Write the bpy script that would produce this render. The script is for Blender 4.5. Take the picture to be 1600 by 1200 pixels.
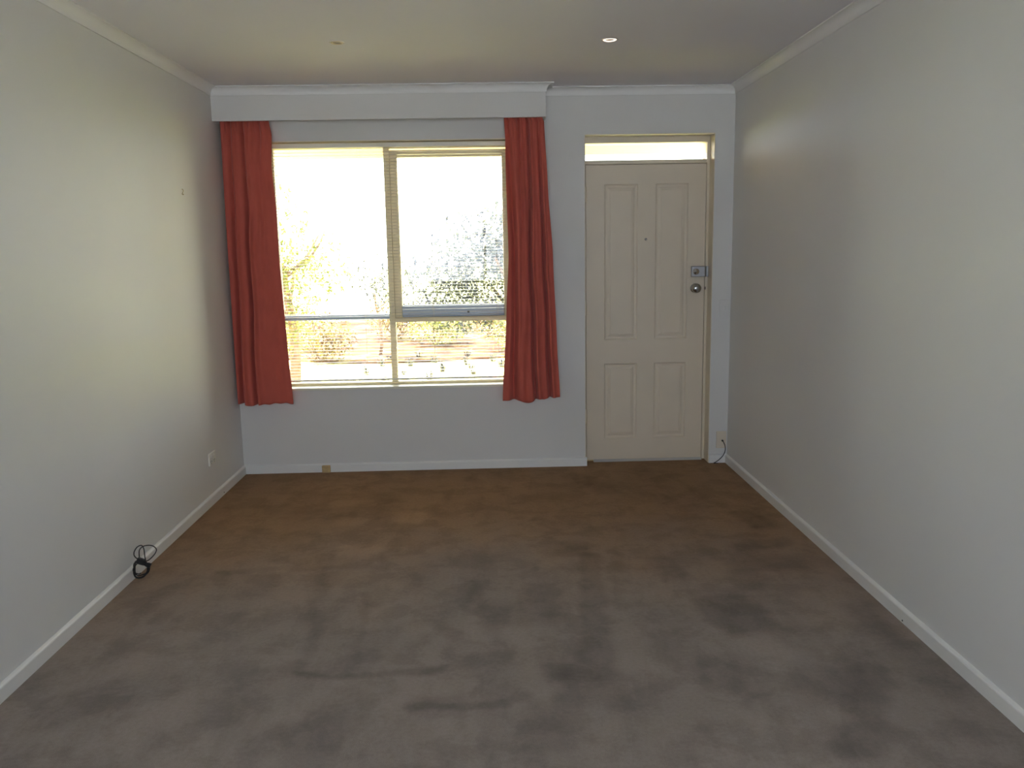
import bpy, bmesh, math, random
from math import sin, cos, pi, radians
from mathutils import Vector, Matrix

for o in list(bpy.data.objects):
    bpy.data.objects.remove(o, do_unlink=True)
S = bpy.context.scene
C = S.collection

# ------------------------------------------------------------------ dimensions
XL, XR, D, H = -1.7148, 1.6433, 5.6355, 2.5309     # left wall, right wall, window wall, ceiling
YR = -1.9                                           # rear wall
CD = 0.0505                                         # cornice drop / projection
PDEP, PX1, PZ = 0.156, 0.3863, 2.327                # pelmet depth, right end, lower edge
DX0, DX1, DZ = 0.6495, 1.5149, 2.2354               # door opening
LX, LY = 0.6691, D + 0.1128                         # door leaf left edge, face
WX0, WX1, WZ0, WZ1 = -1.45, 0.19, 0.590, 2.218      # window opening
GY = D + 0.10                                       # window frame plane
WT = 0.24                                           # wall thickness
OUT = -0.16                                         # ground level outside

# ------------------------------------------------------------------ camera
cd = bpy.data.cameras.new('camera')
cam = bpy.data.objects.new('camera', cd); C.objects.link(cam)
Rv = Vector((0.9994413, -0.0286761, -0.0171677))
Uv = Vector((0.0215725, 0.1611510, 0.9866940))
Fv = Vector((0.0255280, 0.9865131, -0.1616796))
m = Matrix((Rv, Uv, -Fv)).transposed().to_4x4()
m.translation = Vector((0, 0, 1.5118))
cam.matrix_world = m
cd.sensor_width = 36.0
cd.lens = 1300.75 * 36 / 1600
cd.clip_start = 0.05; cd.clip_end = 300
S.camera = cam

# ------------------------------------------------------------------ world, sun, view
SKY, SUN, REAR = 4.2, 26.0, 1.0
w = bpy.data.worlds.new('world'); S.world = w; w.use_nodes = True
bg = w.node_tree.nodes['Background']
bg.inputs[1].default_value = SKY
# hazy bright sky: warm white on the sun's side (+y), clear blue-white on the far side (-y)
_nt = w.node_tree
_tc = _nt.nodes.new('ShaderNodeTexCoord'); _sp = _nt.nodes.new('ShaderNodeSeparateXYZ'); _rp = _nt.nodes.new('ShaderNodeValToRGB'); _mr = _nt.nodes.new('ShaderNodeMapRange')
_mr.inputs['From Min'].default_value = -1; _mr.inputs['From Max'].default_value = 1
_rp.color_ramp.elements[0].position = .30; _rp.color_ramp.elements[0].color = (.90, 1.0, 1.20, 1)
_rp.color_ramp.elements[1].position = .75; _rp.color_ramp.elements[1].color = (.96, 1.0, 1.0, 1)
_nt.links.new(_tc.outputs['Generated'], _sp.inputs[0]); _nt.links.new(_sp.outputs['Y'], _mr.inputs['Value']); _nt.links.new(_mr.outputs[0], _rp.inputs[0]); _nt.links.new(_rp.outputs[0], bg.inputs[0])
sl = bpy.data.lights.new('sun', 'SUN'); sl.energy = SUN; sl.angle = radians(0.6); sl.color = (1.0, 0.96, 0.88)
so = bpy.data.objects.new('sun', sl); C.objects.link(so)
so.rotation_euler = Vector((0.40, -0.55, -0.95)).to_track_quat('-Z', 'Y').to_euler()
so.location = (-6, 14, 14)

def portal(name, loc, rot, sx, sy):
    l = bpy.data.lights.new(name, 'AREA'); l.shape = 'RECTANGLE'; l.size = sx; l.size_y = sy
    l.cycles.is_portal = True
    o = bpy.data.objects.new(name, l); C.objects.link(o); o.location = loc; o.rotation_euler = rot
portal('sky_portal', ((WX0 + WX1) / 2, D + WT + .02, (WZ0 + WZ1) / 2), (-pi / 2, 0, 0), WX1 - WX0, WZ1 - WZ0)
portal('sky_portal_rear', (-.05, YR - WT - .02, 1.625), (pi / 2, 0, 0), 2.6, 1.35)

S.view_settings.view_transform = 'Standard'
S.view_settings.look = 'None'
S.view_settings.gamma = 1
S.view_settings.exposure = 1.18
S.view_settings.use_curve_mapping = False
cy = S.cycles
cy.max_bounces = 12; cy.diffuse_bounces = 7; cy.glossy_bounces = 3; cy.transmission_bounces = 6
cy.transparent_max_bounces = 24; cy.sample_clamp_indirect = 6.0
cy.caustics_reflective = False; cy.caustics_refractive = False
cy.use_denoising = True

# ------------------------------------------------------------------ materials
def mat(name, col, rough=0.6, metal=0.0, spec=0.5, noise=None, bump=None):
    """noise=(scale, amount) mottles the colour a little; bump=(scale, strength, distance)"""
    m = bpy.data.materials.new(name); m.use_nodes = True
    nt = m.node_tree; b = nt.nodes['Principled BSDF']
    b.inputs['Base Color'].default_value = (*col, 1)
    b.inputs['Roughness'].default_value = rough
    b.inputs['Metallic'].default_value = metal
    b.inputs['Specular IOR Level'].default_value = spec
    tc = nt.nodes.new('ShaderNodeTexCoord')
    if noise:
        n = nt.nodes.new('ShaderNodeTexNoise'); n.inputs['Scale'].default_value = noise[0]; n.inputs['Detail'].default_value = 4
        nt.links.new(tc.outputs['Object'], n.inputs['Vector'])
        r = nt.nodes.new('ShaderNodeValToRGB')
        a = noise[1]
        r.color_ramp.elements[0].position = .3; r.color_ramp.elements[1].position = .7
        r.color_ramp.elements[0].color = (*[c * (1 - a) for c in col], 1)
        r.color_ramp.elements[1].color = (*[min(1, c * (1 + a)) for c in col], 1)
        nt.links.new(n.outputs['Fac'], r.inputs[0]); nt.links.new(r.outputs[0], b.inputs['Base Color'])
    if bump:
        n2 = nt.nodes.new('ShaderNodeTexNoise'); n2.inputs['Scale'].default_value = bump[0]; n2.inputs['Detail'].default_value = 3
        nt.links.new(tc.outputs['Object'], n2.inputs['Vector'])
        bp = nt.nodes.new('ShaderNodeBump'); bp.inputs['Strength'].default_value = bump[1]; bp.inputs['Distance'].default_value = bump[2]
        nt.links.new(n2.outputs['Fac'], bp.inputs['Height']); nt.links.new(bp.outputs[0], b.inputs['Normal'])
    return m

M = {}
M['wall'] = mat('wall_paint', (.71, .71, .70), .55, noise=(1.3, .02), bump=(220, .12, .001))
M['wall_back'] = mat('window_wall_paint', (.69, .682, .662), .6, noise=(1.6, .02), bump=(220, .12, .001))
M['ceiling'] = mat('ceiling_paint', (.735, .73, .765), .8, noise=(.9, .02))
M['trim'] = mat('gloss_trim_paint', (.78, .78, .76), .35, noise=(3, .02))
M['cornice'] = mat('cornice_paint', (.80, .80, .79), .6)
M['door'] = mat('door_paint', (.71, .62, .495), .42, noise=(5, .02), bump=(90, .06, .001))
M['frame'] = mat('window_frame_paint', (.74, .66, .47), .4, noise=(6, .03))
M['jamb'] = mat('door_frame_paint', (.72, .64, .50), .4, noise=(6, .03))
M['rail'] = mat('skylit_rail_tint', (.42, .50, .64), .35)  # bluish light on the rails is put into their colour
M['sill'] = mat('sill_paint', (.82, .80, .66), .35, noise=(5, .03))
M['slat'] = mat('blind_slat_enamel', (.84, .80, .70), .35)
M['cord'] = mat('ladder_cord', (.75, .70, .58), .8)
M['chrome'] = mat('chrome', (.46, .45, .43), .24, 1.0)
M['satin'] = mat('satin_chrome', (.36, .36, .37), .42, 1.0)
M['alu'] = mat('aluminium_strip', (.72, .75, .80), .3, 1.0)
M['brass'] = mat('aged_brass', (.42, .33, .20), .45, .9)
M['black'] = mat('black_rubber', (.012, .012, .014), .45)
M['dark'] = mat('dark_metal', (.03, .03, .035), .5, .3)
M['plate'] = mat('ivory_plastic', (.70, .62, .50), .4)
M['plate_white'] = mat('white_plastic', (.78, .76, .70), .35)
M['timber'] = mat('varnished_pine', (.50, .36, .17), .5, noise=(40, .15))
M['lamp_cream'] = mat('cream_enamel', (.62, .52, .33), .45)
M['lamp_white'] = mat('white_enamel', (.90, .88, .84), .15)
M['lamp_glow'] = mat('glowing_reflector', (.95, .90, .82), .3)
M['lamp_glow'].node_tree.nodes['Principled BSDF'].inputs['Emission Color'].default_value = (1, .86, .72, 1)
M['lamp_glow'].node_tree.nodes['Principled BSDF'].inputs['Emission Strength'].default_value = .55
M['lens'] = mat('lamp_lens', (.30, .28, .25), .12)
M['paving'] = mat('sunlit_paving', (.46, .425, .39), .8, noise=(2, .12), bump=(60, .2, .01))
M['concrete'] = mat('grey_concrete', (.50, .52, .57), .85, noise=(2, .1))
M['terracotta'] = mat('terracotta_paving', (.50, .29, .19), .85, noise=(5, .12))
M['lawn'] = mat('dry_lawn', (.43, .42, .13), .9, noise=(1.2, .3), bump=(80, .3, .02))
M['soffit'] = mat('soffit_paint', (.58, .50, .29), .7, noise=(3, .05))
M['render'] = mat('outside_render', (.70, .60, .44), .8, noise=(3, .08))
M['bark'] = mat('bark', (.20, .13, .08), .9, noise=(14, .35), bump=(30, .6, .02))
M['trunk_dry'] = M['bark']
M['bluegrey'] = mat('shadow_blue_grey', (.34, .42, .48), .6, noise=(8, .1))  # blue-grey of shaded paving, worn by the stand-in box

def mulch_mat():
    m = bpy.data.materials.new('bark_mulch'); m.use_nodes = True; nt = m.node_tree; b = nt.nodes['Principled BSDF']
    tc = nt.nodes.new('ShaderNodeTexCoord'); n = nt.nodes.new('ShaderNodeTexNoise'); n.inputs['Scale'].default_value = 2.2; n.inputs['Detail'].default_value = 8; n.inputs['Roughness'].default_value = .7
    nt.links.new(tc.outputs['Object'], n.inputs['Vector'])
    r = nt.nodes.new('ShaderNodeValToRGB'); e = r.color_ramp.elements
    e[0].position = .40; e[0].color = (.030, .013, .006, 1); e[1].position = .66; e[1].color = (.34, .28, .16, 1)
    x = e.new(.50); x.color = (.070, .032, .013, 1); x = e.new(.57); x.color = (.12, .085, .02, 1)
    nt.links.new(n.outputs['Fac'], r.inputs[0]); nt.links.new(r.outputs[0], b.inputs['Base Color'])
    b.inputs['Roughness'].default_value = .95; b.inputs['Specular IOR Level'].default_value = .1
    return m
M['mulch'] = mulch_mat()

def leaf_mat(name, c1, c2):
    m = bpy.data.materials.new(name); m.use_nodes = True; nt = m.node_tree
    b = nt.nodes['Principled BSDF']; out = nt.nodes['Material Output']
    tc = nt.nodes.new('ShaderNodeTexCoord')
    n = nt.nodes.new('ShaderNodeTexNoise'); n.inputs['Scale'].default_value = 5
    nt.links.new(tc.outputs['Object'], n.inputs['Vector'])
    r = nt.nodes.new('ShaderNodeValToRGB'); r.color_ramp.elements[0].position = .4; r.color_ramp.elements[1].position = .6
    r.color_ramp.elements[0].color = (*c1, 1); r.color_ramp.elements[1].color = (*c2, 1)
    nt.links.new(n.outputs['Fac'], r.inputs[0]); nt.links.new(r.outputs[0], b.inputs['Base Color'])
    b.inputs['Roughness'].default_value = .5
    t = nt.nodes.new('ShaderNodeBsdfTranslucent'); nt.links.new(r.outputs[0], t.inputs[0])
    mx = nt.nodes.new('ShaderNodeMixShader'); mx.inputs[0].default_value = .35
    nt.links.new(b.outputs[0], mx.inputs[1]); nt.links.new(t.outputs[0], mx.inputs[2]); nt.links.new(mx.outputs[0], out.inputs[0])
    return m
M['leaf_lime'] = leaf_mat('lime_leaves', (.10, .12, .018), (.36, .37, .08))
M['leaf_grey'] = leaf_mat('grey_green_leaves', (.028, .030, .040), (.07, .08, .045))
M['leaf_dry'] = leaf_mat('dry_grass_blades', (.035, .034, .040), (.10, .09, .07))
M['leaf_rust'] = leaf_mat('rust_leaves', (.10, .045, .018), (.22, .18, .04))

def glass_mat():
    m = bpy.data.materials.new('window_glass'); m.use_nodes = True; nt = m.node_tree
    for n in list(nt.nodes):
        if n.type != 'OUTPUT_MATERIAL': nt.nodes.remove(n)
    out = nt.nodes['Material Output']
    t = nt.nodes.new('ShaderNodeBsdfTransparent'); t.inputs[0].default_value = (.97, .98, .96, 1)
    g = nt.nodes.new('ShaderNodeBsdfGlossy'); g.inputs['Roughness'].default_value = .02
    f = nt.nodes.new('ShaderNodeFresnel'); f.inputs[0].default_value = 1.45
    mx = nt.nodes.new('ShaderNodeMixShader')
    nt.links.new(f.outputs[0], mx.inputs[0]); nt.links.new(t.outputs[0], mx.inputs[1]); nt.links.new(g.outputs[0], mx.inputs[2]); nt.links.new(mx.outputs[0], out.inputs[0])
    return m
M['glass'] = glass_mat()

def fabric_mat():
    m = bpy.data.materials.new('salmon_curtain_cloth'); m.use_nodes = True; nt = m.node_tree
    b = nt.nodes['Principled BSDF']; out = nt.nodes['Material Output']
    col = (.60, .135, .098, 1)
    tc = nt.nodes.new('ShaderNodeTexCoord')
    n = nt.nodes.new('ShaderNodeTexNoise'); n.inputs['Scale'].default_value = 9; n.inputs['Detail'].default_value = 3
    nt.links.new(tc.outputs['Object'], n.inputs['Vector'])
    r = nt.nodes.new('ShaderNodeValToRGB'); r.color_ramp.elements[0].position = .3; r.color_ramp.elements[1].position = .7
    r.color_ramp.elements[0].color = (col[0] * .95, col[1] * .95, col[2] * .95, 1); r.color_ramp.elements[1].color = (col[0] * 1.05, col[1] * 1.05, col[2] * 1.05, 1)
    nt.links.new(n.outputs['Fac'], r.inputs[0]); nt.links.new(r.outputs[0], b.inputs['Base Color'])
    b.inputs['Roughness'].default_value = .85; b.inputs['Specular IOR Level'].default_value = .15
    b.inputs['Sheen Weight'].default_value = .15
    # fine weave
    wv = nt.nodes.new('ShaderNodeTexNoise'); wv.inputs['Scale'].default_value = 400
    bp = nt.nodes.new('ShaderNodeBump'); bp.inputs['Strength'].default_value = .1; bp.inputs['Distance'].default_value = .001
    nt.links.new(tc.outputs['Object'], wv.inputs['Vector']); nt.links.new(wv.outputs['Fac'], bp.inputs['Height']); nt.links.new(bp.outputs[0], b.inputs['Normal'])
    t = nt.nodes.new('ShaderNodeBsdfTranslucent'); t.inputs[0].default_value = (.60, .16, .09, 1)
    mx = nt.nodes.new('ShaderNodeMixShader'); mx.inputs[0].default_value = .13
    nt.links.new(b.outputs[0], mx.inputs[1]); nt.links.new(t.outputs[0], mx.inputs[2]); nt.links.new(mx.outputs[0], out.inputs[0])
    return m
M['curtain'] = fabric_mat()

def carpet_mat():
    m = bpy.data.materials.new('taupe_carpet'); m.use_nodes = True; nt = m.node_tree; N = nt.nodes; L = nt.links
    b = N['Principled BSDF']; b.inputs['Roughness'].default_value = .95; b.inputs['Specular IOR Level'].default_value = .08
    tc = N.new('ShaderNodeTexCoord')
    def noise(scale, detail=4, rough=.55, vec=None, dist=0):
        n = N.new('ShaderNodeTexNoise'); n.inputs['Scale'].default_value = scale; n.inputs['Detail'].default_value = detail
        n.inputs['Roughness'].default_value = rough; n.inputs['Distortion'].default_value = dist
        L.new(vec or tc.outputs['Object'], n.inputs['Vector']); return n
    def mth(op, a, bb=None, clamp=False):
        n = N.new('ShaderNodeMath'); n.operation = op; n.use_clamp = clamp
        for i, v in enumerate((a, bb)):
            if v is None: continue
            if isinstance(v, (int, float)): n.inputs[i].default_value = v
            else: L.new(v, n.inputs[i])
        return n.outputs[0]
    def mapr(v, a, b_, c, d, smooth=True):
        n = N.new('ShaderNodeMapRange'); n.interpolation_type = 'SMOOTHSTEP' if smooth else 'LINEAR'
        L.new(v, n.inputs['Value'])
        for k, x in zip(('From Min', 'From Max', 'To Min', 'To Max'), (a, b_, c, d)): n.inputs[k].default_value = x
        return n.outputs[0]
    # warped coordinates for ragged edges
    nw = noise(4.0, 3)
    sub = N.new('ShaderNodeVectorMath'); sub.operation = 'SUBTRACT'; L.new(nw.outputs['Color'], sub.inputs[0]); sub.inputs[1].default_value = (.5, .5, .5)
    scl = N.new('ShaderNodeVectorMath'); scl.operation = 'SCALE'; L.new(sub.outputs[0], scl.inputs[0]); scl.inputs['Scale'].default_value = .16
    add = N.new('ShaderNodeVectorMath'); add.operation = 'ADD'; L.new(tc.outputs['Object'], add.inputs[0]); L.new(scl.outputs[0], add.inputs[1])
    warp = add.outputs[0]
    big = noise(1.5, 5, .6, dist=.3)
    med = noise(5.0, 6, .65, dist=.2)
    mp = N.new('ShaderNodeMapping'); mp.inputs['Scale'].default_value = (3.2, 1.0, 1); L.new(tc.outputs['Object'], mp.inputs[0])
    str_ = noise(2.2, 5, .6, mp.outputs[0], .2)
    # brown pile near the window wall, greyer pile towards the room
    sx = N.new('ShaderNodeSeparateXYZ'); L.new(warp, sx.inputs[0])
    edge = mth('ADD', sx.outputs['Y'], mth('MULTIPLY', mth('SUBTRACT', big.outputs['Fac'], .5), 1.3))
    edge = mth('ADD', edge, mth('MULTIPLY', mth('ABSOLUTE', sx.outputs['X']), .22))
    brown = mapr(edge, 3.0, 5.0, 0, 1)
    mixc = N.new('ShaderNodeMix'); mixc.data_type = 'RGBA'; L.new(brown, mixc.inputs[0])
    mixc.inputs[6].default_value = (.300, .253, .222, 1); mixc.inputs[7].default_value = (.305, .192, .112, 1)
    # dirt patches
    v = mapr(big.outputs['Fac'], .36, .60, .94, 1.04)
    v = mth('MULTIPLY', v, mapr(med.outputs['Fac'], .38, .57, .86, 1.04))
    v = mth('MULTIPLY', v, mapr(str_.outputs['Fac'], .35, .55, .92, 1.03))
    # furniture marks and stains with soft ragged edges: (cx, cy, half x, half y, angle, softness, darkening)
    marks = [(-.46, 2.83, .25, .012, .05, .03, .26), (-.10, 2.60, .20, .018, 0, .035, .30), (-.20, 2.63, .06, .03, 0, .05, .22),
             (.42, 3.42, .05, .55, -.08, .04, .24), (.40, 4.02, .07, .10, 0, .05, .22), (-.76, 3.33, .012, .5, .12, .03, .16),
             (-.55, 3.18, .012, .36, .08, .03, .16), (-.05, 3.30, .015, .4, .25, .04, .15), (1.00, 3.22, .10, .17, .2, .06, .30),
             (.12, 3.28, .13, .10, 0, .08, .20), (.30, 2.79, .12, .05, 0, .05, .26), (.33, 2.66, .10, .09, 0, .08, .20),
             (.80, 2.72, .06, .10, -.3, .07, .26), (1.22, 2.50, .05, .30, -.5, .06, .30), (1.18, 2.66, .10, .12, 0, .08, .24),
             (1.30, 3.75, .16, .07, 0, .07, .28), (1.17, 3.57, .07, .10, 0, .06, .20), (1.44, 4.42, .06, .13, .3, .06, .30),
             (1.36, 4.02, .14, .05, .2, .05, .26), (.62, 5.2, .05, .25, .5, .05, .18), (-.95, 3.86, .35, .018, .05, .04, .18),
             (.15, 2.42, .05, .12, 0, .06, .22), (-.60, 2.35, .05, .16, .2, .06, .20), (-.05, 2.9, .08, .05, 0, .06, .16),
             (-1.35, 2.72, .22, .07, .6, .08, .16), (1.52, 2.9, .05, .35, 0, .07, .22), (.80, 3.75, .04, .12, .2, .06, .22)]
    for cx, cy_, hx, hy, a, s, d in marks:
        mm = N.new('ShaderNodeMapping'); mm.vector_type = 'TEXTURE'
        mm.inputs['Location'].default_value = (cx, cy_, 0); mm.inputs['Rotation'].default_value = (0, 0, a)
        L.new(warp, mm.inputs[0])
        ab = N.new('ShaderNodeVectorMath'); ab.operation = 'ABSOLUTE'; L.new(mm.outputs[0], ab.inputs[0])
        sp = N.new('ShaderNodeSeparateXYZ'); L.new(ab.outputs[0], sp.inputs[0])
        fx = mapr(sp.outputs['X'], hx - s * .3, hx + s, d * .78, 0)
        fy = mapr(sp.outputs['Y'], hy - s * .3, hy + s, 1, 0)
        v = mth('MULTIPLY', v, mth('SUBTRACT', 1.0, mth('MULTIPLY', fx, fy)))
    # pale worn spots
    for cx, cy_, r in ((-1.07, 3.86, .09), (-.80, 4.55, .10), (-.45, 4.60, .12), (-.9, 4.9, .10), (-.68, 4.10, .13)):
        dn = N.new('ShaderNodeVectorMath'); dn.operation = 'DISTANCE'; L.new(warp, dn.inputs[0]); dn.inputs[1].default_value = (cx, cy_, 0)
        v = mth('MULTIPLY', v, mapr(dn.outputs['Value'], r * .5, r * 1.3, 1.16, 1.0))
    # pile grain
    gr = noise(420, 2)
    v = mth('MULTIPLY', v, mapr(gr.outputs['Fac'], .3, .7, .90, 1.10, False))
    g2 = noise(70, 3)
    v = mth('MULTIPLY', v, mapr(g2.outputs['Fac'], .3, .7, .94, 1.06, False))
    vm = N.new('ShaderNodeVectorMath'); vm.operation = 'SCALE'; L.new(mixc.outputs[2], vm.inputs[0]); L.new(v, vm.inputs['Scale'])
    L.new(vm.outputs[0], b.inputs['Base Color'])
    bp = N.new('ShaderNodeBump'); bp.inputs['Strength'].default_value = .5; bp.inputs['Distance'].default_value = .004
    L.new(gr.outputs['Fac'], bp.inputs['Height']); L.new(bp.outputs[0], b.inputs['Normal'])
    return m
M['carpet'] = carpet_mat()

# ------------------------------------------------------------------ helpers
def link(name, bm, material, parent=None, smooth=False, bevel=0, segs=2):
    me = bpy.data.meshes.new(name)
    bmesh.ops.recalc_face_normals(bm, faces=bm.faces)
    bm.to_mesh(me); bm.free()
    if smooth:
        for p in me.polygons: p.use_smooth = True
    me.materials.append(material)
    o = bpy.data.objects.new(name, me); C.objects.link(o)
    if parent: o.parent = parent
    if bevel:
        md = o.modifiers.new('bevel', 'BEVEL'); md.width = bevel; md.segments = segs; md.limit_method = 'ANGLE'; md.angle_limit = radians(40)
    return o
def tag(o, label, cat, group=None):
    o['label'] = label; o['category'] = cat
    if group: o['group'] = group
    return o
def struct(o, label=None):
    o['kind'] = 'structure'
    if label: o['label'] = label
    return o
def empty(name, loc):
    o = bpy.data.objects.new(name, None); C.objects.link(o); o.location = loc; o.empty_display_size = .1
    return o
def box(bm, x0, x1, y0, y1, z0, z1):
    v = [bm.verts.new(p) for p in ((x0, y0, z0), (x1, y0, z0), (x1, y1, z0), (x0, y1, z0), (x0, y0, z1), (x1, y0, z1), (x1, y1, z1), (x0, y1, z1))]
    for f in ((0, 1, 2, 3), (4, 5, 6, 7), (0, 1, 5, 4), (1, 2, 6, 5), (2, 3, 7, 6), (3, 0, 4, 7)): bm.faces.new([v[i] for i in f])
def B(*boxes):
    bm = bmesh.new()
    for b in boxes: box(bm, *b)
    return bm
def prism(bm, prof, axis_pts):
    """sweep a 2D profile [(u,w)] along two end frames: each frame = function (u,w)->xyz"""
    rings = [[bm.verts.new(f(u, w_)) for u, w_ in prof] for f in axis_pts]
    n = len(prof)
    for a, b in zip(rings, rings[1:]):
        for i in range(n): bm.faces.new((a[i], a[(i + 1) % n], b[(i + 1) % n], b[i]))
    bm.faces.new(rings[0][::-1]); bm.faces.new(rings[-1])
def lathe(bm, prof, origin, axis, n=32):
    """profile [(r, h)] spun about axis through origin; h runs along axis"""
    ax = Vector(axis).normalized(); t = ax.orthogonal().normalized(); s = ax.cross(t); o = Vector(origin)
    rings = []
    for r, h in prof:
        if r < 1e-6: rings.append([bm.verts.new(o + ax * h)])
        else: rings.append([bm.verts.new(o + ax * h + (t * cos(2 * pi * k / n) + s * sin(2 * pi * k / n)) * r) for k in range(n)])
    for a, b in zip(rings, rings[1:]):
        for k in range(n):
            k2 = (k + 1) % n
            if len(a) == 1 and len(b) == 1: continue
            if len(a) == 1: bm.faces.new((a[0], b[k], b[k2]))
            elif len(b) == 1: bm.faces.new((a[k], a[k2], b[0]))
            else: bm.faces.new((a[k], a[k2], b[k2], b[k]))
def catmull(pts, per=6, closed=False):
    P = [Vector(p) for p in pts]; out = []; n = len(P)
    rng = range(n) if closed else range(n - 1)
    for i in rng:
        g = (lambda j: P[j % n]) if closed else (lambda j: P[max(0, min(n - 1, j))])
        p0, p1, p2, p3 = g(i - 1), g(i), g(i + 1), g(i + 2)
        for k in range(per):
            t = k / per
            out.append(.5 * ((2 * p1) + (p2 - p0) * t + (2 * p0 - 5 * p1 + 4 * p2 - p3) * t * t + (3 * p1 - p0 - 3 * p2 + p3) * t ** 3))
    if not closed: out.append(P[-1])
    return out
def tube(bm, pts, r, n=10, closed=False):
    P = [Vector(p) for p in pts]; L = len(P); rings = []
    up = Vector((0.13, .41, .9)).normalized()
    for i, p in enumerate(P):
        a = P[(i - 1) % L] if closed or i > 0 else p; b = P[(i + 1) % L] if closed or i < L - 1 else p
        t = (b - a).normalized()
        s = t.cross(up); 
        if s.length < .05: s = t.cross(Vector((1, 0, 0)))
        s.normalize(); u = s.cross(t); up = u
        rr = r[i] if isinstance(r, (list, tuple)) else r
        rings.append([bm.verts.new(p + (s * cos(2 * pi * k / n) + u * sin(2 * pi * k / n)) * rr) for k in range(n)])
    pairs = list(zip(rings, rings[1:])) + ([(rings[-1], rings[0])] if closed else [])
    for a, b in pairs:
        for k in range(n): bm.faces.new((a[k], a[(k + 1) % n], b[(k + 1) % n], b[k]))
    if not closed: bm.faces.new(rings[0][::-1]); bm.faces.new(rings[-1])

# ------------------------------------------------------------------ room shell
struct(link('floor', B((XL - WT, XR + WT, YR - WT, D + WT, -.12, 0)), M['carpet']), 'mottled taupe brown carpet with grey patches')
LIGHTS = [(-.727, 4.374, .0375), (.633, 4.376, .0415)]
bm = bmesh.new()
cx0, cx1, cy0, cy1 = XL - WT, XR + WT, YR - WT, D + WT
# ceiling sheet in strips round two square patches, each patch carrying a round hole
xs = sorted([cx0, cx1] + [c[0] + s * .1 for c in LIGHTS for s in (-1, 1)])
ys = [cy0, 4.275, 4.475, cy1]
for i in range(len(xs) - 1):
    for j in range(3):
        hole = None
        if j == 1:
            for c in LIGHTS:
                if xs[i] < c[0] < xs[i + 1]: hole = c
        if not hole:
            bm.faces.new([bm.verts.new(p) for p in ((xs[i], ys[j], H), (xs[i + 1], ys[j], H), (xs[i + 1], ys[j + 1], H), (xs[i], ys[j + 1], H))])
        else:
            n = 48; r = hole[2] - .004
            ang = [2 * pi * k / n + pi / 4 for k in range(n)]
            inn = [bm.verts.new((hole[0] + r * cos(a), hole[1] + r * sin(a), H)) for a in ang]
            def sq(a):
                c, s = cos(a), sin(a); k = 1 / max(abs(c), abs(s))
                X = hole[0] + (.1 * c * k); Y = hole[1] + .1 * s * k
                return (min(max(X, xs[i]), xs[i + 1]), ys[1] if s * k < -.999 else ys[2] if s * k > .999 else Y, H)
            outv = [bm.verts.new(sq(a)) for a in ang]
            for k in range(n): bm.faces.new((inn[k], inn[(k + 1) % n], outv[(k + 1) % n], outv[k]))
bmesh.ops.remove_doubles(bm, verts=bm.verts, dist=1e-5)
struct(link('ceiling', bm, M['ceiling']), 'off-white flat plaster ceiling')
struct(link('roof', B((cx0, cx1, cy0, cy1, H + .16, H + .3), (cx0, cx0 + .05, cy0, cy1, H, H + .16), (cx1 - .05, cx1, cy0, cy1, H, H + .16),
                      (cx0, cx1, cy0, cy0 + .05, H, H + .16), (cx0, cx1, cy1 - .05, cy1, H, H + .16)), M['render']))
struct(link('wall_left', B((XL - WT, XL, YR, D, 0, H)), M['wall']), 'pale painted left wall')
struct(link('wall_right', B((XR, XR + WT, YR, D, 0, H)), M['wall']), 'pale painted right wall')
y0, y1 = D, D + WT
struct(link('wall_back', B((XL - WT, WX0, y0, y1, 0, H), (WX0, WX1, y0, y1, 0, WZ0 - .015), (WX0, WX1, y0, y1, WZ1, H), (WX1, DX0, y0, y1, 0, H),
                           (DX0, DX1, y0, y1, DZ, H), (DX1, XR + WT, y0, y1, 0, H)), M['wall_back']), 'off-white wall with the window and the front door')
RX0, RX1, RZ0, RZ1 = -1.35, 1.25, .95, 2.30
struct(link('wall_rear', B((XL - WT, RX0, YR - WT, YR, 0, H), (RX1, XR + WT, YR - WT, YR, 0, H), (RX0, RX1, YR - WT, YR, 0, RZ0), (RX0, RX1, YR - WT, YR, RZ1, H)), M['wall']))
# unseen rear window, added and sized to light the near walls
w2 = struct(empty('fill_window', (.1, YR - .12, RZ0)))
w2.location = (0, 0, 0)
link('window_frame', B((RX0, RX1, YR - .16, YR - .1, RZ0, RZ0 + .05), (RX0, RX1, YR - .16, YR - .1, RZ1 - .05, RZ1), (RX0, RX0 + .05, YR - .16, YR - .1, RZ0 + .05, RZ1 - .05),
                       (RX1 - .05, RX1, YR - .16, YR - .1, RZ0 + .05, RZ1 - .05), (-.07, -.03, YR - .16, YR - .1, RZ0 + .05, RZ1 - .05)), M['frame'], w2, bevel=.003)
link('window_pane', B((RX0 + .05, RX1 - .05, YR - .132, YR - .128, RZ0 + .05, RZ1 - .05)), M['glass'], w2)

# skirting boards: 60 mm high with a rounded, sloping top
SK = [(0, 0), (.015, 0), (.015, .049), (.0135, .053), (.010, .056), (.002, .060), (0, .060)]
bm = bmesh.new(); prism(bm, SK, [lambda u, z: (XL + u, YR, z), lambda u, z: (XL + u, D - u, z)])
struct(link('baseboard_left', bm, M['trim']))
bm = bmesh.new(); prism(bm, SK, [lambda u, z: (XR - u, YR, z), lambda u, z: (XR - u, D - u, z)])
struct(link('baseboard_right', bm, M['trim']))
bm = bmesh.new(); prism(bm, SK, [lambda u, z: (XL + u, D - u, z), lambda u, z: (DX0 + .010, D - u, z)])
struct(link('baseboard_back', bm, M['trim']))
bm = bmesh.new(); prism(bm, SK, [lambda u, z: (DX1 - u * .0, D - u, z), lambda u, z: (XR - u, D - u, z)])
struct(link('baseboard_back.001', bm, M['trim']))

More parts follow.
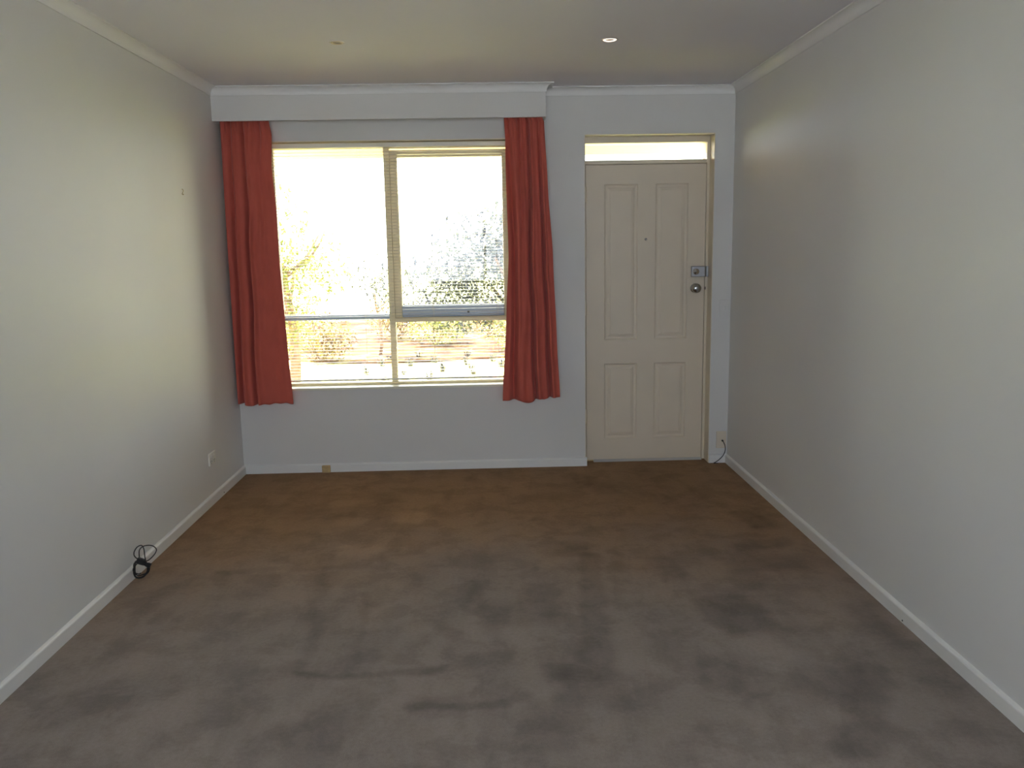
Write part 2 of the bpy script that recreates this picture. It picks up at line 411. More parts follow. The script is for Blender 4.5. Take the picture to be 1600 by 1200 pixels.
# cove cornice
c = CD; arc = [(.006 + (c - .012) * (1 - cos(a)), -c + .006 + (c - .012) * sin(a)) for a in [pi / 2 * k / 8 for k in range(9)]]
CP = [(0, 0), (0, -c), (.006, -c)] + arc + [(c, -.006), (c, 0)]
# drop duplicates
cp2 = []
for p in CP:
    if not cp2 or (abs(p[0] - cp2[-1][0]) + abs(p[1] - cp2[-1][1])) > 1e-5: cp2.append(p)
CP = cp2
PY = D - PDEP
def trim(name, frames):
    bm = bmesh.new(); prism(bm, CP, frames)
    return struct(link(name, bm, M['cornice']), 'white cove cornice')
trim('trim_1', [lambda u, z: (XL + u, YR, H + z), lambda u, z: (XL + u, PY - u, H + z)])
trim('trim_2', [lambda u, z: (XL + u, PY - u, H + z), lambda u, z: (PX1 + u, PY - u, H + z), lambda u, z: (PX1 + u, D - u, H + z), lambda u, z: (XR - u, D - u, H + z)])
trim('trim_3', [lambda u, z: (XR - u, YR, H + z), lambda u, z: (XR - u, D - u, H + z)])

# ------------------------------------------------------------------ pelmet
pel = tag(empty('curtain_pelmet', (0, 0, 0)), 'white boxed pelmet across the top of the window, hiding both curtain heads', 'pelmet')
link('front_board', B((XL, PX1, PY, PY + .016, PZ, H)), M['wall_back'], pel, bevel=.0015)
link('end_board', B((PX1 - .016, PX1, PY + .016, D, PZ, H)), M['wall_back'], pel, bevel=.0015)
link('curtain_track', B((XL + .02, PX1 - .03, D - .088, D - .070, 2.452, 2.470)), M['plate_white'], pel)
for x in (-1.5, -.9, -.3, .25): link('track_bracket', B((x, x + .02, D - .088, D, 2.470, 2.476)), M['plate_white'], pel)

# ------------------------------------------------------------------ curtains
def lerp_tab(tab, z):
    """tab: [(z, value)] descending z"""
    if z >= tab[0][0]: return tab[0][1]
    for (a, va), (b, vb) in zip(tab, tab[1:]):
        if a >= z >= b:
            t = (a - z) / (a - b); t = t * t * (3 - 2 * t) * .5 + t * .5
            return va + (vb - va) * t
    return tab[-1][1]
def curtain(label, left, right, hem, valleys, ripple, seed, ybase):
    """valleys: list of (table of s by z, table of depth by z, width)"""
    rnd = random.Random(seed); ph = [rnd.uniform(0, 6.28) for _ in range(8)]
    top = tag(empty('curtain', (0, 0, 0)), *label)
    nu, nz = 190, 96
    bm = bmesh.new(); grid = []
    for j in range(nz + 1):
        row = []
        for i in range(nu + 1):
            s = i / nu
            zb = hem(s); z = 2.452 + (zb - 2.452) * (j / nz)
            x = lerp_tab(left, z) * (1 - s) + lerp_tab(right, z) * s
            dn = (2.45 - z) / 1.95
            y = 0
            for st, dt, wd in valleys:
                sc = lerp_tab(st, z); d = lerp_tab(dt, z); q = (s - sc) / wd
                y += d * math.exp(-q * q)
                y -= .35 * d * math.exp(-((s - sc - wd * 2.0) / (wd * 1.3)) ** 2)
            amp = ripple[0] * (1 - dn) + ripple[1] * dn
            y += amp * (sin(2 * pi * 4.1 * s + ph[0] + .5 * sin(3 * z)) * .6 + sin(2 * pi * 7.3 * s + ph[1] + .8 * sin(2 * z + 1)) * .4)
            # gathered heading
            hz = max(0, (z - 2.02) / .43)
            y += .010 * hz * sin(2 * pi * 9 * s + ph[2] + 2.2 * (z - 2.2) * (1 if s < .5 else -1) * 3)
            x += .004 * sin(9 * z + ph[3]) * (s * (1 - s)) * 4
            row.append(bm.verts.new((x, ybase + max(-.052, min(.058, y)), z)))
        grid.append(row)
    for j in range(nz):
        for i in range(nu): bm.faces.new((grid[j][i], grid[j][i + 1], grid[j + 1][i + 1], grid[j + 1][i]))
    o = link('curtain_panel', bm, M['curtain'], top, smooth=True)
    md = o.modifiers.new('thickness', 'SOLIDIFY'); md.thickness = .0016; md.offset = 0
    return top
curtain(('salmon red curtain left of the window, ending in a wide flat panel', 'curtain', 'window curtains'),
        [(2.45, -1.690), (1.49, -1.697), (.9, -1.700), (.5, -1.701)],
        [(2.45, -1.384), (2.34, -1.382), (2.25, -1.368), (2.05, -1.379), (1.75, -1.366), (1.48, -1.367), (.9, -1.348), (.5, -1.331)],
        lambda s: .500 + .004 * sin(9 * s + 1) - .012 * math.exp(-((s - .22) / .09) ** 2) + .003 * sin(31 * s) * (s > .4),
        [([(2.45, .19), (2.2, .17), (1.48, .14), (.5, .08)], [(2.45, .022), (1.5, .045), (.5, .05)], .035),
         ([(2.45, .46), (2.2, .45), (1.48, .40), (.5, .32)], [(2.45, .022), (1.5, .050), (.5, .055)], .032),
         ([(2.45, .76), (2.2, .74), (1.6, .66), (.5, .55)], [(2.45, .020), (1.9, .012), (1.3, .004), (.5, .004)], .05)],
        (.004, .003), 3, D - .082)
curtain(('salmon red curtain hanging at the right side of the window, beside the door', 'curtain', 'window curtains'),
        [(2.45, .118), (2.34, .121), (2.2, .128), (2.03, .127), (1.457, .136), (1.1, .116), (.48, .079)],
        [(2.45, .366), (2.34, .3665), (2.31, .380), (1.9, .400), (1.45, .429), (.9, .450), (.5, .469)],
        lambda s: .486 + .018 * s - .026 * math.exp(-((s - .45) / .13) ** 2) - .008 * math.exp(-((s - .72) / .05) ** 2),
        [([(2.45, .10), (2.2, .10), (1.45, .14), (.48, .20)], [(2.45, .018), (1.5, .048), (.5, .052)], .055),
         ([(2.45, .36), (2.2, .37), (1.8, .34), (1.45, .30), (.48, .30)], [(2.45, .024), (2.0, .018), (1.5, .006), (.5, .003)], .035),
         ([(2.45, .62), (2.2, .60), (1.45, .50), (.48, .58)], [(2.45, .024), (1.5, .056), (.5, .056)], .032),
         ([(2.45, .86), (2.2, .84), (1.45, .80), (.48, .83)], [(2.45, .020), (1.5, .050), (.5, .054)], .030)],
        (.006, .004), 8, D - .082)

# ------------------------------------------------------------------ window
win = struct(empty('window_1', (0, 0, 0)))
fy0, fy1 = GY, GY + .06
link('window_frame', B((WX0, WX1, fy0, fy1, WZ0, .606), (WX0, WX1, fy0, fy1, 2.180, WZ1), (WX0, WX0 + .04, fy0, fy1, .606, 2.180), (WX1 - .04, WX1, fy0, fy1, .606, 2.180),
                       (-.684, -.644, fy0, fy1, .606, 2.180)), M['frame'], win, bevel=.003)
tr = link('transom_rail', B((WX0 + .04, -.684, fy0, fy1, 1.043, 1.074)), M['rail'], win, bevel=.003); tr['label'] = 'transom rail with blue sky light in its colour'
link('transom_rail', B((-.644, WX1 - .04, fy0, fy1, 1.019, 1.050)), M['frame'], win, bevel=.003)
sash = link('sash_frame', B((-.644, -.596, fy0 + .008, fy1 + .006, 1.050, 2.165), (WX1 - .085, WX1 - .04, fy0 + .008, fy1 + .006, 1.050, 2.165), (-.596, WX1 - .085, fy0 + .008, fy1 + .006, 2.120, 2.165)), M['frame'], win, bevel=.004)
sr = link('sash_rail', B((-.596, WX1 - .085, fy0 + .008, fy1 + .006, 1.052, 1.133)), M['rail'], sash, bevel=.004); sr['label'] = 'bottom rail of the sash with blue sky light in its colour'
lt = link('window_latch', B((-.150, -.134, fy0 - .012, fy0 + .008, 1.077, 1.089)), M['black'], sash, bevel=.003); lt['label'] = 'small black latch'
gy = GY + .028
for (a, b, c_, d_) in ((WX0 + .04, -.684, 1.074, 2.180), (WX0 + .04, -.684, .606, 1.043), (-.644, WX1 - .04, .606, 1.019), (-.596, WX1 - .085, 1.133, 2.120)):
    link('window_pane', B((a, b, gy, gy + .003, c_, d_)), M['glass'], win)
link('reveal_lining', B((WX0 - .0, WX0 + .006, D, fy0, WZ0, WZ1), (WX1 - .006, WX1, D, fy0, WZ0, WZ1), (WX0, WX1, D, fy0, WZ1 - .006, WZ1)), M['frame'], win)
sl_ = link('window_sill', B((WX0 - .02, WX1 + .02, D - .014, D + .001, WZ0 - .015, WZ0), (WX0, WX1, D, fy1, WZ0 - .015, WZ0)), M['sill'], win, bevel=.002)

# venetian blind: 25 mm slats, open
bl = tag(empty('venetian_blind', (0, 0, 0)), 'cream venetian blind with thin open slats, lowered over the whole window', 'blind')
by = D + .046; bx0, bx1 = WX0 + .012, WX1 - .012
link('head_rail', B((bx0, bx1, by - .013, by + .013, 2.178, 2.207)), M['slat'], bl, bevel=.003)
cord_x = [-1.30, -.84, -.376, .06]
bm = bmesh.new()
zs = []
z = .652
while z < 2.176: zs.append(z); z += .0208
prof = [(-.0125, 0), (-.007, .0011), (0, .0016), (.007, .0011), (.0125, 0), (.007, .0007), (0, .0012), (-.007, .0007)]
tl = radians(-2.0)
for z in zs:
    P_ = [(u * cos(tl) - w_ * sin(tl), u * sin(tl) + w_ * cos(tl)) for u, w_ in prof]
    prism(bm, P_, [lambda u, w_, z=z: (bx0 + .004, by + u, z + w_), lambda u, w_, z=z: (bx1 - .004, by + u, z + w_)])
link('slats', bm, M['slat'], bl)
link('bottom_rail', B((bx0 + .002, bx1 - .002, by - .012, by + .012, .628, .640)), M['slat'], bl, bevel=.002)
for x in cord_x:
    bm = bmesh.new()
    for yy in (by - .0135, by + .0135): tube(bm, [(x, yy, .634), (x, yy, 2.19)], .0006, 6)
    link('ladder_cord', bm, M['cord'], bl)
bm = bmesh.new(); tube(bm, [(-.385, by - .018, 2.18), (-.386, by - .0185, 1.5), (-.384, by - .018, 1.10)], .0011, 6)
link('tilt_wand', bm, M['cord'], bl)

# ------------------------------------------------------------------ door
door = struct(empty('door_1', (0, 0, 0)), 'cream four-panel front door with a glazed transom over it')
fr = link('door_frame', B((DX0, LX - .003, LY, D + WT, 0, DZ), (LX + .8238, DX1, LY, D + WT, 0, DZ),
                          (LX - .003, LX + .8238, LY, D + WT, 2.0535, 2.080), (LX - .003, LX + .8238, LY, D + WT, 2.192, DZ),
                          (LX - .003, LX + .012, LY + .040, D + WT, 0, 2.0535), (LX + .808, LX + .8238, LY + .040, D + WT, 0, 2.0535), (LX + .012, LX + .808, LY + .040, D + WT, 2.038, 2.0535)), M['jamb'], door, bevel=.0015)
link('reveal_lining', B((DX0, DX0 + .004, D, LY, .0, DZ), (DX1 - .004, DX1, D, LY, 0, DZ), (DX0, DX1, D, LY, DZ - .004, DZ)), M['jamb'], door)
link('transom_pane', B((LX - .0025, LX + .8225, LY + .03, LY + .034, 2.080, 2.192)), M['glass'], door)
# the leaf with four moulded panels
x0, x1, z0, z1 = LX, LX + .82, .010, 2.050
panels = [(.797, 1.025, .867, 1.923), (1.146, 1.367, .867, 1.921), (.803, 1.026, .165, .699), (1.148, 1.371, .165, .699)]
bm = bmesh.new()
xa = [x0, .797, 1.025, 1.146, 1.369, x1]; za = [z0, .165, .699, .867, 1.922, z1]
pan = {(1, 1), (3, 1), (1, 3), (3, 3)}
for i in range(5):
    for j in range(5):
        a, b, c_, d_ = xa[i], xa[i + 1], za[j], za[j + 1]
        if (i, j) not in pan:
            bm.faces.new([bm.verts.new((x, LY, z)) for x, z in ((a, c_), (b, c_), (b, d_), (a, d_))])
        else:
            loops = []
            for ins, dep in ((0, 0), (.004, .005), (.010, .008), (.020, .0085), (.034, .0035), (.040, .0030), (.042, .0012)):
                loops.append([bm.verts.new((x, LY + dep, z)) for x, z in ((a + ins, c_ + ins), (b - ins, c_ + ins), (b - ins, d_ - ins), (a + ins, d_ - ins))])
            for l1, l2 in zip(loops, loops[1:]):
                for k in range(4): bm.faces.new((l1[k], l1[(k + 1) % 4], l2[(k + 1) % 4], l2[k]))
            bm.faces.new(loops[-1])
yb = LY + .038
for q in (((x0, LY, z0), (x0, yb, z0), (x0, yb, z1), (x0, LY, z1)), ((x1, LY, z0), (x1, yb, z0), (x1, yb, z1), (x1, LY, z1)), ((x0, LY, z0), (x1, LY, z0), (x1, yb, z0), (x0, yb, z0)),
          ((x0, LY, z1), (x1, LY, z1), (x1, yb, z1), (x0, yb, z1)), ((x0, yb, z0), (x1, yb, z0), (x1, yb, z1), (x0, yb, z1))):
    bm.faces.new([bm.verts.new(p) for p in q])
bmesh.ops.remove_doubles(bm, verts=bm.verts, dist=1e-5)
leaf = link('door_leaf', bm, M['door'], door)
# deadlock
dl = link('deadlock', B((1.394, 1.487, LY - .026, LY, 1.292, 1.364)), M['satin'], leaf, bevel=.004); dl['label'] = 'rectangular satin chrome deadlock'
bm = bmesh.new(); lathe(bm, [(0, .016), (.006, .016), (.008, .012), (.018, .011), (.021, .008), (.022, 0)], (1.424, LY - .026, 1.328), (0, -1, 0), 28)
link('lock_cylinder', bm, M['chrome'], leaf, smooth=True)
link('lock_keeper', B((1.4950, 1.5105, LY - .026, LY, 1.292, 1.364)), M['satin'], fr, bevel=.003)
bm = bmesh.new(); lathe(bm, [(0, .060), (.010, .060), (.024, .056), (.032, .046), (.033, .036), (.028, .026), (.014, .018), (.012, .006), (.030, .005), (.033, 0)], (1.426, LY, 1.214), (0, -1, 0), 36)
link('door_knob', bm, M['chrome'], leaf, smooth=True)
bm = bmesh.new(); lathe(bm, [(0, .003), (.004, .0035), (.005, .006), (.008, .0055), (.009, 0)], (1.081, LY, 1.552), (0, -1, 0), 20)
link('peephole', bm, M['chrome'], leaf, smooth=True)
for zc in (1.857, .329, 1.09):
    bm = bmesh.new(); tube(bm, [(LX - .001, LY - .006, zc - .05), (LX - .001, LY - .006, zc + .05)], .0065, 12)
    box(bm, LX - .010, LX, LY - .0065, LY - .003, zc - .05, zc + .05)
    link('hinge', bm, M['jamb'], fr)
link('strike_hole', B((1.4935, 1.4995, LY - .0012, LY + .002, 1.203, 1.222)), M['dark'], fr)
bm = bmesh.new(); prism(bm, [(0, 0), (.034, 0), (.034, .010), (.028, .013), (.004, .004)], [lambda u, z: (LX + .05, LY - .030 + u, z), lambda u, z: (LX + .818, LY - .030 + u, z)])
link('threshold_strip', bm, M['alu'], door)
link('door_step', B((DX0, DX1, LY + .006, D + WT, -.02, .008)), M['timber'], door)

# ------------------------------------------------------------------ downlights
def downlight(x, y, r, trimmat, conemat, label):
    t = tag(empty('downlight', (x, y, H)), label, 'ceiling light', 'recessed ceiling downlights')
    bm = bmesh.new(); lathe(bm, [(r * .84, .006), (r * .85, -.0005), (r * .88, -.0022), (r * .95, -.0026), (r, -.0012), (r + .001, 0)], (0, 0, 0), (0, 0, 1), 48)
    link('trim_ring', bm, trimmat, t, smooth=True)
    bm = bmesh.new(); lathe(bm, [(r * .86, .004), (r * .86, .045), (r * .5, .075), (0, .075)], (0, 0, .002), (0, 0, 1), 40)
    link('recess_can', bm, M['dark'], t, smooth=True)
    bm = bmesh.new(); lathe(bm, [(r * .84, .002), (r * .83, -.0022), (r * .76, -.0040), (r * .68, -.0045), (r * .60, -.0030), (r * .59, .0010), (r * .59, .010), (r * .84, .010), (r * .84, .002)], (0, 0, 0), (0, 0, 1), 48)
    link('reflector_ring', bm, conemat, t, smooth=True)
    bm = bmesh.new(); lathe(bm, [(0, -.0016), (r * .36, -.0014), (r * .52, -.0008), (r * .57, .0006), (r * .58, .009), (0, .009)], (0, 0, 0), (0, 0, 1), 32)
    link('lamp_lens', bm, M['lens'], t, smooth=True)
downlight(*LIGHTS[0], M['lamp_white'], M['lamp_cream'], 'dull recessed ceiling downlight with a cream inner ring, above the window')
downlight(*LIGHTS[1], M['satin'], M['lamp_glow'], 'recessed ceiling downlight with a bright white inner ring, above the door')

# ------------------------------------------------------------------ small fittings
t = tag(empty('power_outlet', (XL, 4.992, .274)), 'white double power outlet low on the left wall beyond the coiled lead', 'outlet')
link('cover_plate', B((0, .009, -.058, .058, -.037, .037)), M['plate_white'], t, bevel=.003)
for yy in (-.028, .028):
    link('switch_rocker', B((.009, .013, yy - .007, yy + .007, .012, .027)), M['plate_white'], t, bevel=.001)
    link('socket_slots', B((.0088, .0098, yy - .009, yy - .006, -.018, -.008), (.0088, .0098, yy + .006, yy + .009, -.018, -.008), (.0088, .0098, yy - .0015, yy + .0015, -.030, -.021)), M['dark'], t)

t = tag(empty('antenna_outlet', (1.600, D, .164)), 'small ivory wall outlet plate in the corner right of the door, black lead plugged in', 'outlet')
link('cover_plate', B((-.035, .035, -.009, 0, -.060, .060)), M['plate'], t, bevel=.003)
bm = bmesh.new(); lathe(bm, [(0, .016), (.004, .016), (.006, .012), (.0065, 0)], (.007, -.009, -.006), (0, -1, 0), 16)
link('socket', bm, M['black'], t, smooth=True)
bm = bmesh.new()
tube(bm, catmull([(1.607, D - .024, .158), (1.610, D - .034, .150), (1.618, D - .037, .130), (1.6215, D - .036, .105), (1.619, D - .036, .083), (1.608, D - .035, .058), (1.594, D - .033, .040), (1.575, D - .031, .022), (1.556, D - .030, .009), (1.545, D - .031, .004), (1.552, D - .034, .0035), (1.572, D - .036, .0035)], 8), .0028, 10)
tag(link('antenna_lead', bm, M['black'], None, smooth=True), 'black lead drooping from the corner outlet down to the carpet', 'cable')

t = tag(empty('light_switch', (1.601, D, 1.080)), 'flat off-white light switch plate on the narrow wall right of the door', 'switch')
link('cover_plate', B((-.034, .034, -.007, 0, -.057, .057)), M['wall_back'], t, bevel=.0025)
link('switch_rocker', B((-.007, .007, -.011, -.007, -.012, .012)), M['wall_back'], t, bevel=.0015)

tag(link('wooden_block', B((-1.176, -1.118, D - .033, D - .015, 0, .052)), M['timber'], None, bevel=.006, segs=3), 'small tan wooden block against the baseboard below the window', 'block')

# picture hook on the left wall
bm = bmesh.new()
tube(bm, catmull([(XL + .001, 4.85, 1.868), (XL + .006, 4.85, 1.867), (XL + .009, 4.85, 1.860), (XL + .006, 4.85, 1.850), (XL + .002, 4.85, 1.842), (XL + .006, 4.85, 1.838), (XL + .011, 4.85, 1.842)], 5), .0018, 8)
hk = link('picture_hook', bm, M['brass'], None, smooth=True); tag(hk, 'tiny brass picture hook high on the left wall near the curtain', 'hook')

# coiled black power cord against the left baseboard
K = 3.765 / 3.80
def cp(pts, dy=0, seed=0):
    r = random.Random(seed); out = []
    for i, (x, z) in enumerate(pts):
        out.append((max(x * K, XL + .021), 3.765 + dy + .012 * sin(i * 1.1 + seed), max(.004, 1.5118 - (1.5118 - z) * K)))
    return out
A = [(-1.682, .084), (-1.681, .12), (-1.67, .139), (-1.651, .155), (-1.63, .159), (-1.611, .151), (-1.6, .132), (-1.605, .113), (-1.62, .095), (-1.637, .084), (-1.667, .077)]
Bc = [(-1.675, .079), (-1.685, .094), (-1.692, .113), (-1.691, .132), (-1.68, .151), (-1.664, .155), (-1.654, .141), (-1.647, .124), (-1.643, .107), (-1.644, .086), (-1.662, .077)]
In = [(-1.672, .078), (-1.688, .068), (-1.703, .049), (-1.709, .030), (-1.702, .016), (-1.688, .013), (-1.676, .022)]
cord = tag(empty('coiled_cable', (0, 0, 0)), 'black power cord tied in loops and propped on the left baseboard', 'cable')
bm = bmesh.new(); R0 = .0026
tube(bm, catmull(cp(A, 0, 1), 6), R0, 10)
tube(bm, catmull(cp(Bc, -.008, 2), 6), R0, 10)
tube(bm, catmull(cp(In, -.005, 3), 6), R0, 10)
for k, (rx, rz, dy) in enumerate(((.035, .041, 0), (.033, .039, -.007), (.0365, .043, .006), (.031, .037, .010))):
    pts = [(-1.679 + rx * cos(a) + .002 * sin(3 * a + k), .040 + rz * sin(a) + .0015 * cos(2 * a + k)) for a in [2 * pi * q / 14 for q in range(14)]]
    tube(bm, catmull(cp(pts, dy, 0.4 * k), 5, True), R0, 10, True)
# the lead tied round the middle
cxk, czk = -1.670 * K, 1.5118 - (1.5118 - .078) * K
for k in range(6):
    a0 = -.012 + k * .0048
    pts = [(cxk + a0 + .001 * sin(a), 3.763 + .017 * cos(a), czk + .013 * sin(a) - a0 * .35) for a in [2 * pi * q / 10 for q in range(10)]]
    tube(bm, catmull(pts, 4, True), R0 * 1.05, 8, True)
link('cable_loops', bm, M['black'], cord, smooth=True)
bm = bmesh.new()
T1 = [(cxk + .008, 3.763, czk - .004), (-1.640, 3.758, .088), (-1.622, 3.752, .084), (-1.604, 3.748, .080)]
tube(bm, catmull(T1, 5), [R0] * 6 + [.004] * 5 + [.0062] * 5, 10)
T2 = [(cxk + .008, 3.760, czk - .006), (-1.642, 3.752, .084), (-1.626, 3.746, .076), (-1.608, 3.742, .071)]
tube(bm, catmull(T2, 5), [R0] * 6 + [.0045] * 5 + [.006] * 5, 10)
link('plug', bm, M['black'], cord, smooth=True)

# two tiny dark nails in the baseboards
for (x, y, z, dx, lab) in ((XL + .015, 5.13, .018, 1, 'tiny dark nail head in the left baseboard near the window'), (XR - .015, 3.09, .012, -1, 'tiny dark nail head low in the right baseboard')):
    bm = bmesh.new(); lathe(bm, [(.0015, -.004), (.0015, .002), (.0038, .002), (.0034, .0032), (0, .0036)], (x, y, z), (dx, 0, 0), 12)
    tag(link('nail', bm, M['dark'], None), lab, 'nail')

# ------------------------------------------------------------------ outside
def plain(name, bm, m_, lab=None):
    return struct(link(name, bm, m_), lab)
plain('patio_border', B((-9, 9, D + WT, 7.3, OUT - .1, OUT)), M['terracotta'])
plain('patio_floor', B((-9, 9, 7.3, 9.2, OUT - .1, OUT)), M['paving'], 'pale sunlit paving outside the window')
lawn = plain('lawn_ground', B((-40, 40, 9.2, 80, OUT - .1, OUT - .005)), M['lawn'], 'sunlit grass beyond the paving')
plain('rear_ground', B((-40, 40, -30, YR - WT, OUT - .1, OUT)), M['concrete'])
plain('verandah_roof', B((-4.6, 4.6, D + WT, 7.45, 2.385, 2.45), (-4.6, 4.6, 7.45, 7.49, 2.298, 2.47)), M['soffit'], 'cream painted verandah ceiling')
for x in (-2.75, .47, 3.6):
    plain('verandah_post', B((x - .045, x + .045, 7.34, 7.43, OUT, 2.385)), M['soffit'])
bm = bmesh.new()                                      # a curved bed of bark mulch across the garden
_r = random.Random(2); near = []; far = []
for k in range(41):
    x = -16 + k * .8
    near.append((x, 12.9 + .5 * sin(x * .9) + _r.uniform(-.25, .25))); far.append((x, 20.5 + .8 * sin(x * .5 + 1)))
vn = [bm.verts.new((x, y, OUT + .02)) for x, y in near]; vf = [bm.verts.new((x, y, OUT + .02)) for x, y in far]
vn2 = [bm.verts.new((x, y - .04, OUT - .02)) for x, y in near]
for k in range(40):
    bm.faces.new((vn[k], vn[k + 1], vf[k + 1], vf[k])); bm.faces.new((vn[k], vn[k + 1], vn2[k + 1], vn2[k]))
plain('garden_bed_ground', bm, M['mulch'], 'bark mulch bed beyond the grass')

def foliage(name, blobs, n, size, m_, parent, seed):
    """leaves scattered through a set of ellipsoids, denser near their skin"""
    r = random.Random(seed); V = []; Fc = []
    tot = sum(b[3] * b[5] * b[4] for b in blobs)
    for (cx, cy_, cz, rx, ry, rz) in blobs:
        k = int(n * rx * ry * rz / tot)
        for _ in range(k):
            d = Vector((r.gauss(0, 1), r.gauss(0, 1), r.gauss(0, 1))).normalized() * (r.random() ** .45)
            p = Vector((cx + d.x * rx, cy_ + d.y * ry, cz + d.z * rz))
            L = size * r.uniform(.6, 1.3); W_ = L * r.uniform(.28, .45)
            a = Vector((r.gauss(0, 1), r.gauss(0, 1), r.gauss(-.3, .7))).normalized(); s = a.cross(Vector((r.gauss(0, .3), r.gauss(0, .3), 1))).normalized(); u = s.cross(a)
            i = len(V)
            V += [p, p + a * L * .45 + s * W_ * .5 + u * L * .06, p + a * L, p + a * L * .45 - s * W_ * .5 + u * L * .06]
            Fc += [(i, i + 1, i + 2), (i, i + 2, i + 3)]
    me = bpy.data.meshes.new(name); me.from_pydata([tuple(v) for v in V], [], Fc); me.materials.append(m_)
    o = bpy.data.objects.new(name, me); C.objects.link(o); o.parent = parent
    return o
def trunk(parent, base, height, r, branches, seed):
    rnd = random.Random(seed); bm = bmesh.new(); bx, by_, bz = base
    pts = [(bx + .04 * sin(k), by_ + .03 * cos(2 * k), bz + height * k / 5) for k in range(6)]
    cc = catmull(pts, 4); tube(bm, cc, [r * (1 - .55 * i / len(cc)) for i in range(len(cc))], 12)
    for k in range(branches):
        a = rnd.uniform(0, 6.28); q = Vector(cc[int(len(cc) * rnd.uniform(.45, .95))]); l = height * rnd.uniform(.3, .5)
        bp_ = catmull([q, q + Vector((cos(a) * l * .45, sin(a) * l * .45, l * .3)), q + Vector((cos(a) * l * .8, sin(a) * l * .8, l * .75))], 5)
        tube(bm, bp_, [r * .42 * (1 - .7 * i / len(bp_)) for i in range(len(bp_))], 8)
    return link('trunk', bm, M['bark'], parent, smooth=True)
t = tag(empty('garden_tree', (0, 0, 0)), 'lime green tree seen through the left part of the window, next to the curtain', 'tree')
trunk(t, (-2.42, 10.2, OUT), 1.5, .075, 6, 1)
foliage('foliage', [(-2.75, 10.2, 1.75, .62, .6, .75), (-2.45, 10.0, 1.15, .62, .6, .5), (-3.2, 10.5, 1.3, .6, .6, .9), (-2.05, 10.2, 1.35, .45, .45, .45), (-2.6, 9.9, .62, .5, .5, .42)], 5200, .085, M['leaf_lime'], t, 11)
t = tag(empty('garden_tree', (0, 0, 0)), 'grey green tree seen through the upper right pane, next to the curtain', 'tree')
trunk(t, (.46, 10.6, OUT), 1.3, .10, 5, 5)
foliage('foliage', [(.0, 10.5, 1.45, .75, .6, .62), (-.55, 10.4, 1.10, .6, .55, .45), (.6, 10.6, 1.5, .8, .7, .8), (-.25, 10.3, .80, .6, .5, .34)], 8200, .09, M['leaf_grey'], t, 12)
t = tag(empty('garden_tree', (0, 0, 0)), 'sparse small tree standing between the two larger trees outside', 'tree')
trunk(t, (-1.75, 13.2, OUT), 1.0, .03, 4, 7)
foliage('foliage', [(-1.75, 13.2, 1.1, .5, .5, .4), (-1.5, 13.1, .85, .4, .4, .3)], 700, .085, M['leaf_grey'], t, 13)
shr = [(-2.55, 12.6, .50, .42, 'leaf_rust', 'rust tinged shrub at the foot of the lime green tree'),
       (-1.75, 15.6, .55, .45, 'leaf_rust', 'rust tinged shrub on the mulch bed, left of the mullion'),
       (-.95, 14.6, .55, .42, 'leaf_lime', 'yellow green shrub seen just right of the lower mullion'),
       (.05, 15.9, .50, .38, 'leaf_rust', 'rust tinged shrub under the grey green tree'),
       (.45, 13.6, .62, .48, 'leaf_lime', 'yellow green shrub beside the salmon curtain at the right'),
       (-3.4, 14.0, .7, .6, 'leaf_lime', 'yellow green shrub mostly behind the lime green tree')]
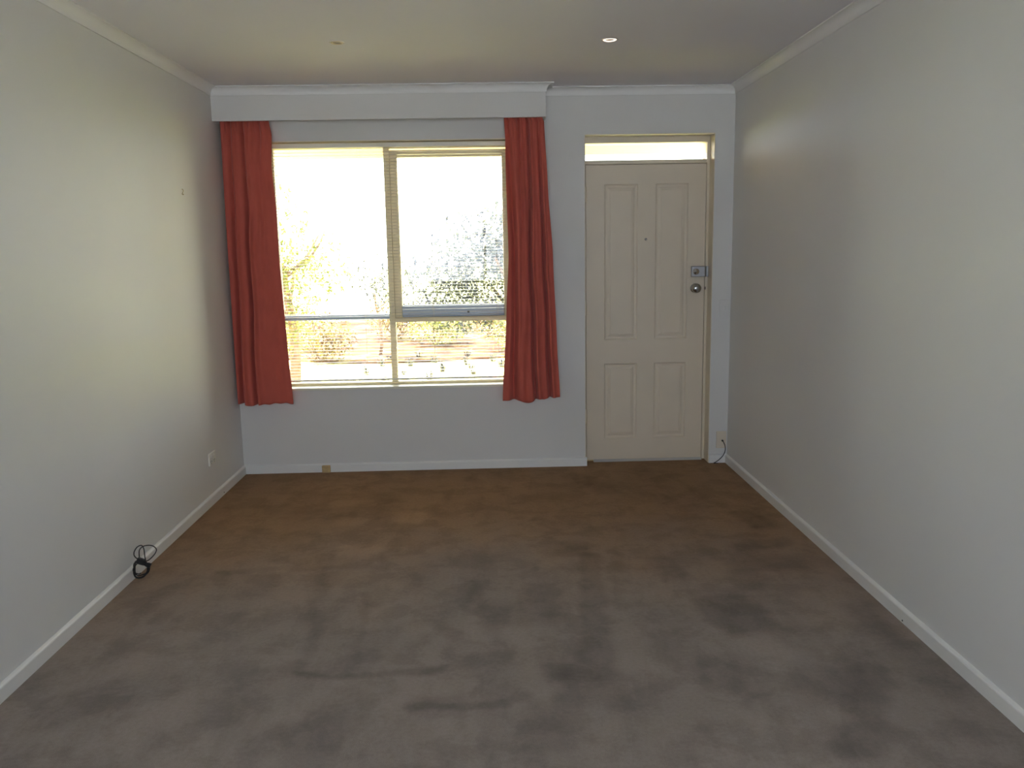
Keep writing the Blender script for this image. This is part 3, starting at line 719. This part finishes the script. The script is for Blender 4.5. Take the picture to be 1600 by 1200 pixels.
for i, (x, y, rx, rz, mt, lab) in enumerate(shr):
    t = tag(empty('garden_shrub', (x, y, OUT)), lab, 'shrub')
    bm = bmesh.new()
    for k in range(5):
        a = k * 1.3 + i; tube(bm, catmull([(0, 0, -.01), (cos(a) * rx * .3, sin(a) * rx * .3, rz * .5), (cos(a) * rx * .5, sin(a) * rx * .5, rz * .9)], 4), .008, 6)
    link('stem', bm, M['bark'], t)
    foliage('foliage', [(0, 0, rz * .95, rx, rx, rz), (rx * .5, .1, rz * .7, rx * .6, rx * .6, rz * .6)], 1500, .075, M[mt], t, 30 + i)
# low tussocks on the paving edge
rr = random.Random(4)
tus = []
for i in range(28):
    while True:
        x = rr.uniform(-1.7, .35); y = rr.uniform(9.4, 13.0)
        if all((x - a) ** 2 + (y - b_) ** 2 > .42 ** 2 for a, b_ in tus): break
    tus.append((x, y)); h_ = rr.uniform(.06, .15)
    bm = bmesh.new()
    for k in range(26):
        a = rr.uniform(0, 6.28); l = h_ * rr.uniform(.7, 1.2); o_ = rr.uniform(.0, .05)
        b0 = Vector((cos(a) * o_, sin(a) * o_, -.01)); b1 = b0 + Vector((cos(a) * l * .35, sin(a) * l * .35, l * .75)); b2 = b0 + Vector((cos(a) * l * .9, sin(a) * l * .9, l * .95))
        s = Vector((-sin(a), cos(a), 0)) * .006
        v = [bm.verts.new(p) for p in (b0 - s, b0 + s, b1 + s * .8, b1 - s * .8, b2)]
        bm.faces.new((v[0], v[1], v[2], v[3])); bm.faces.new((v[3], v[2], v[4]))
    o = link('grass_tussock', bm, M['leaf_dry']); o.location = (x, y, OUT)
    tag(o, 'small dark grass tussock on the bright ground seen through the lower panes', 'plant', 'grass tussocks outside the lower panes')
# box in place of a paving shadow, partly behind the right curtain
t = tag(empty('shadow_box', (.24, 8.75, OUT)), 'blue grey box standing in for a shadow on the paving, low beside the right curtain', 'shadow stand-in')
bm = bmesh.new(); prism(bm, [(-.30, -.14), (.30, -.14), (.30, .14), (-.30, .14)], [lambda u, w_: (u * .88, w_ * .85, 0), lambda u, w_: (u, w_, .26)])
link('box_body', bm, M['bluegrey'], t, bevel=.01)
link('rim', B((-.32, .32, -.16, -.13, .25, .28), (-.32, .32, .13, .16, .25, .28), (-.32, -.29, -.13, .13, .25, .28), (.29, .32, -.13, .13, .25, .28)), M['bluegrey'], t, bevel=.004)
link('box_fill', B((-.29, .29, -.13, .13, .22, .255)), M['bark'], t)
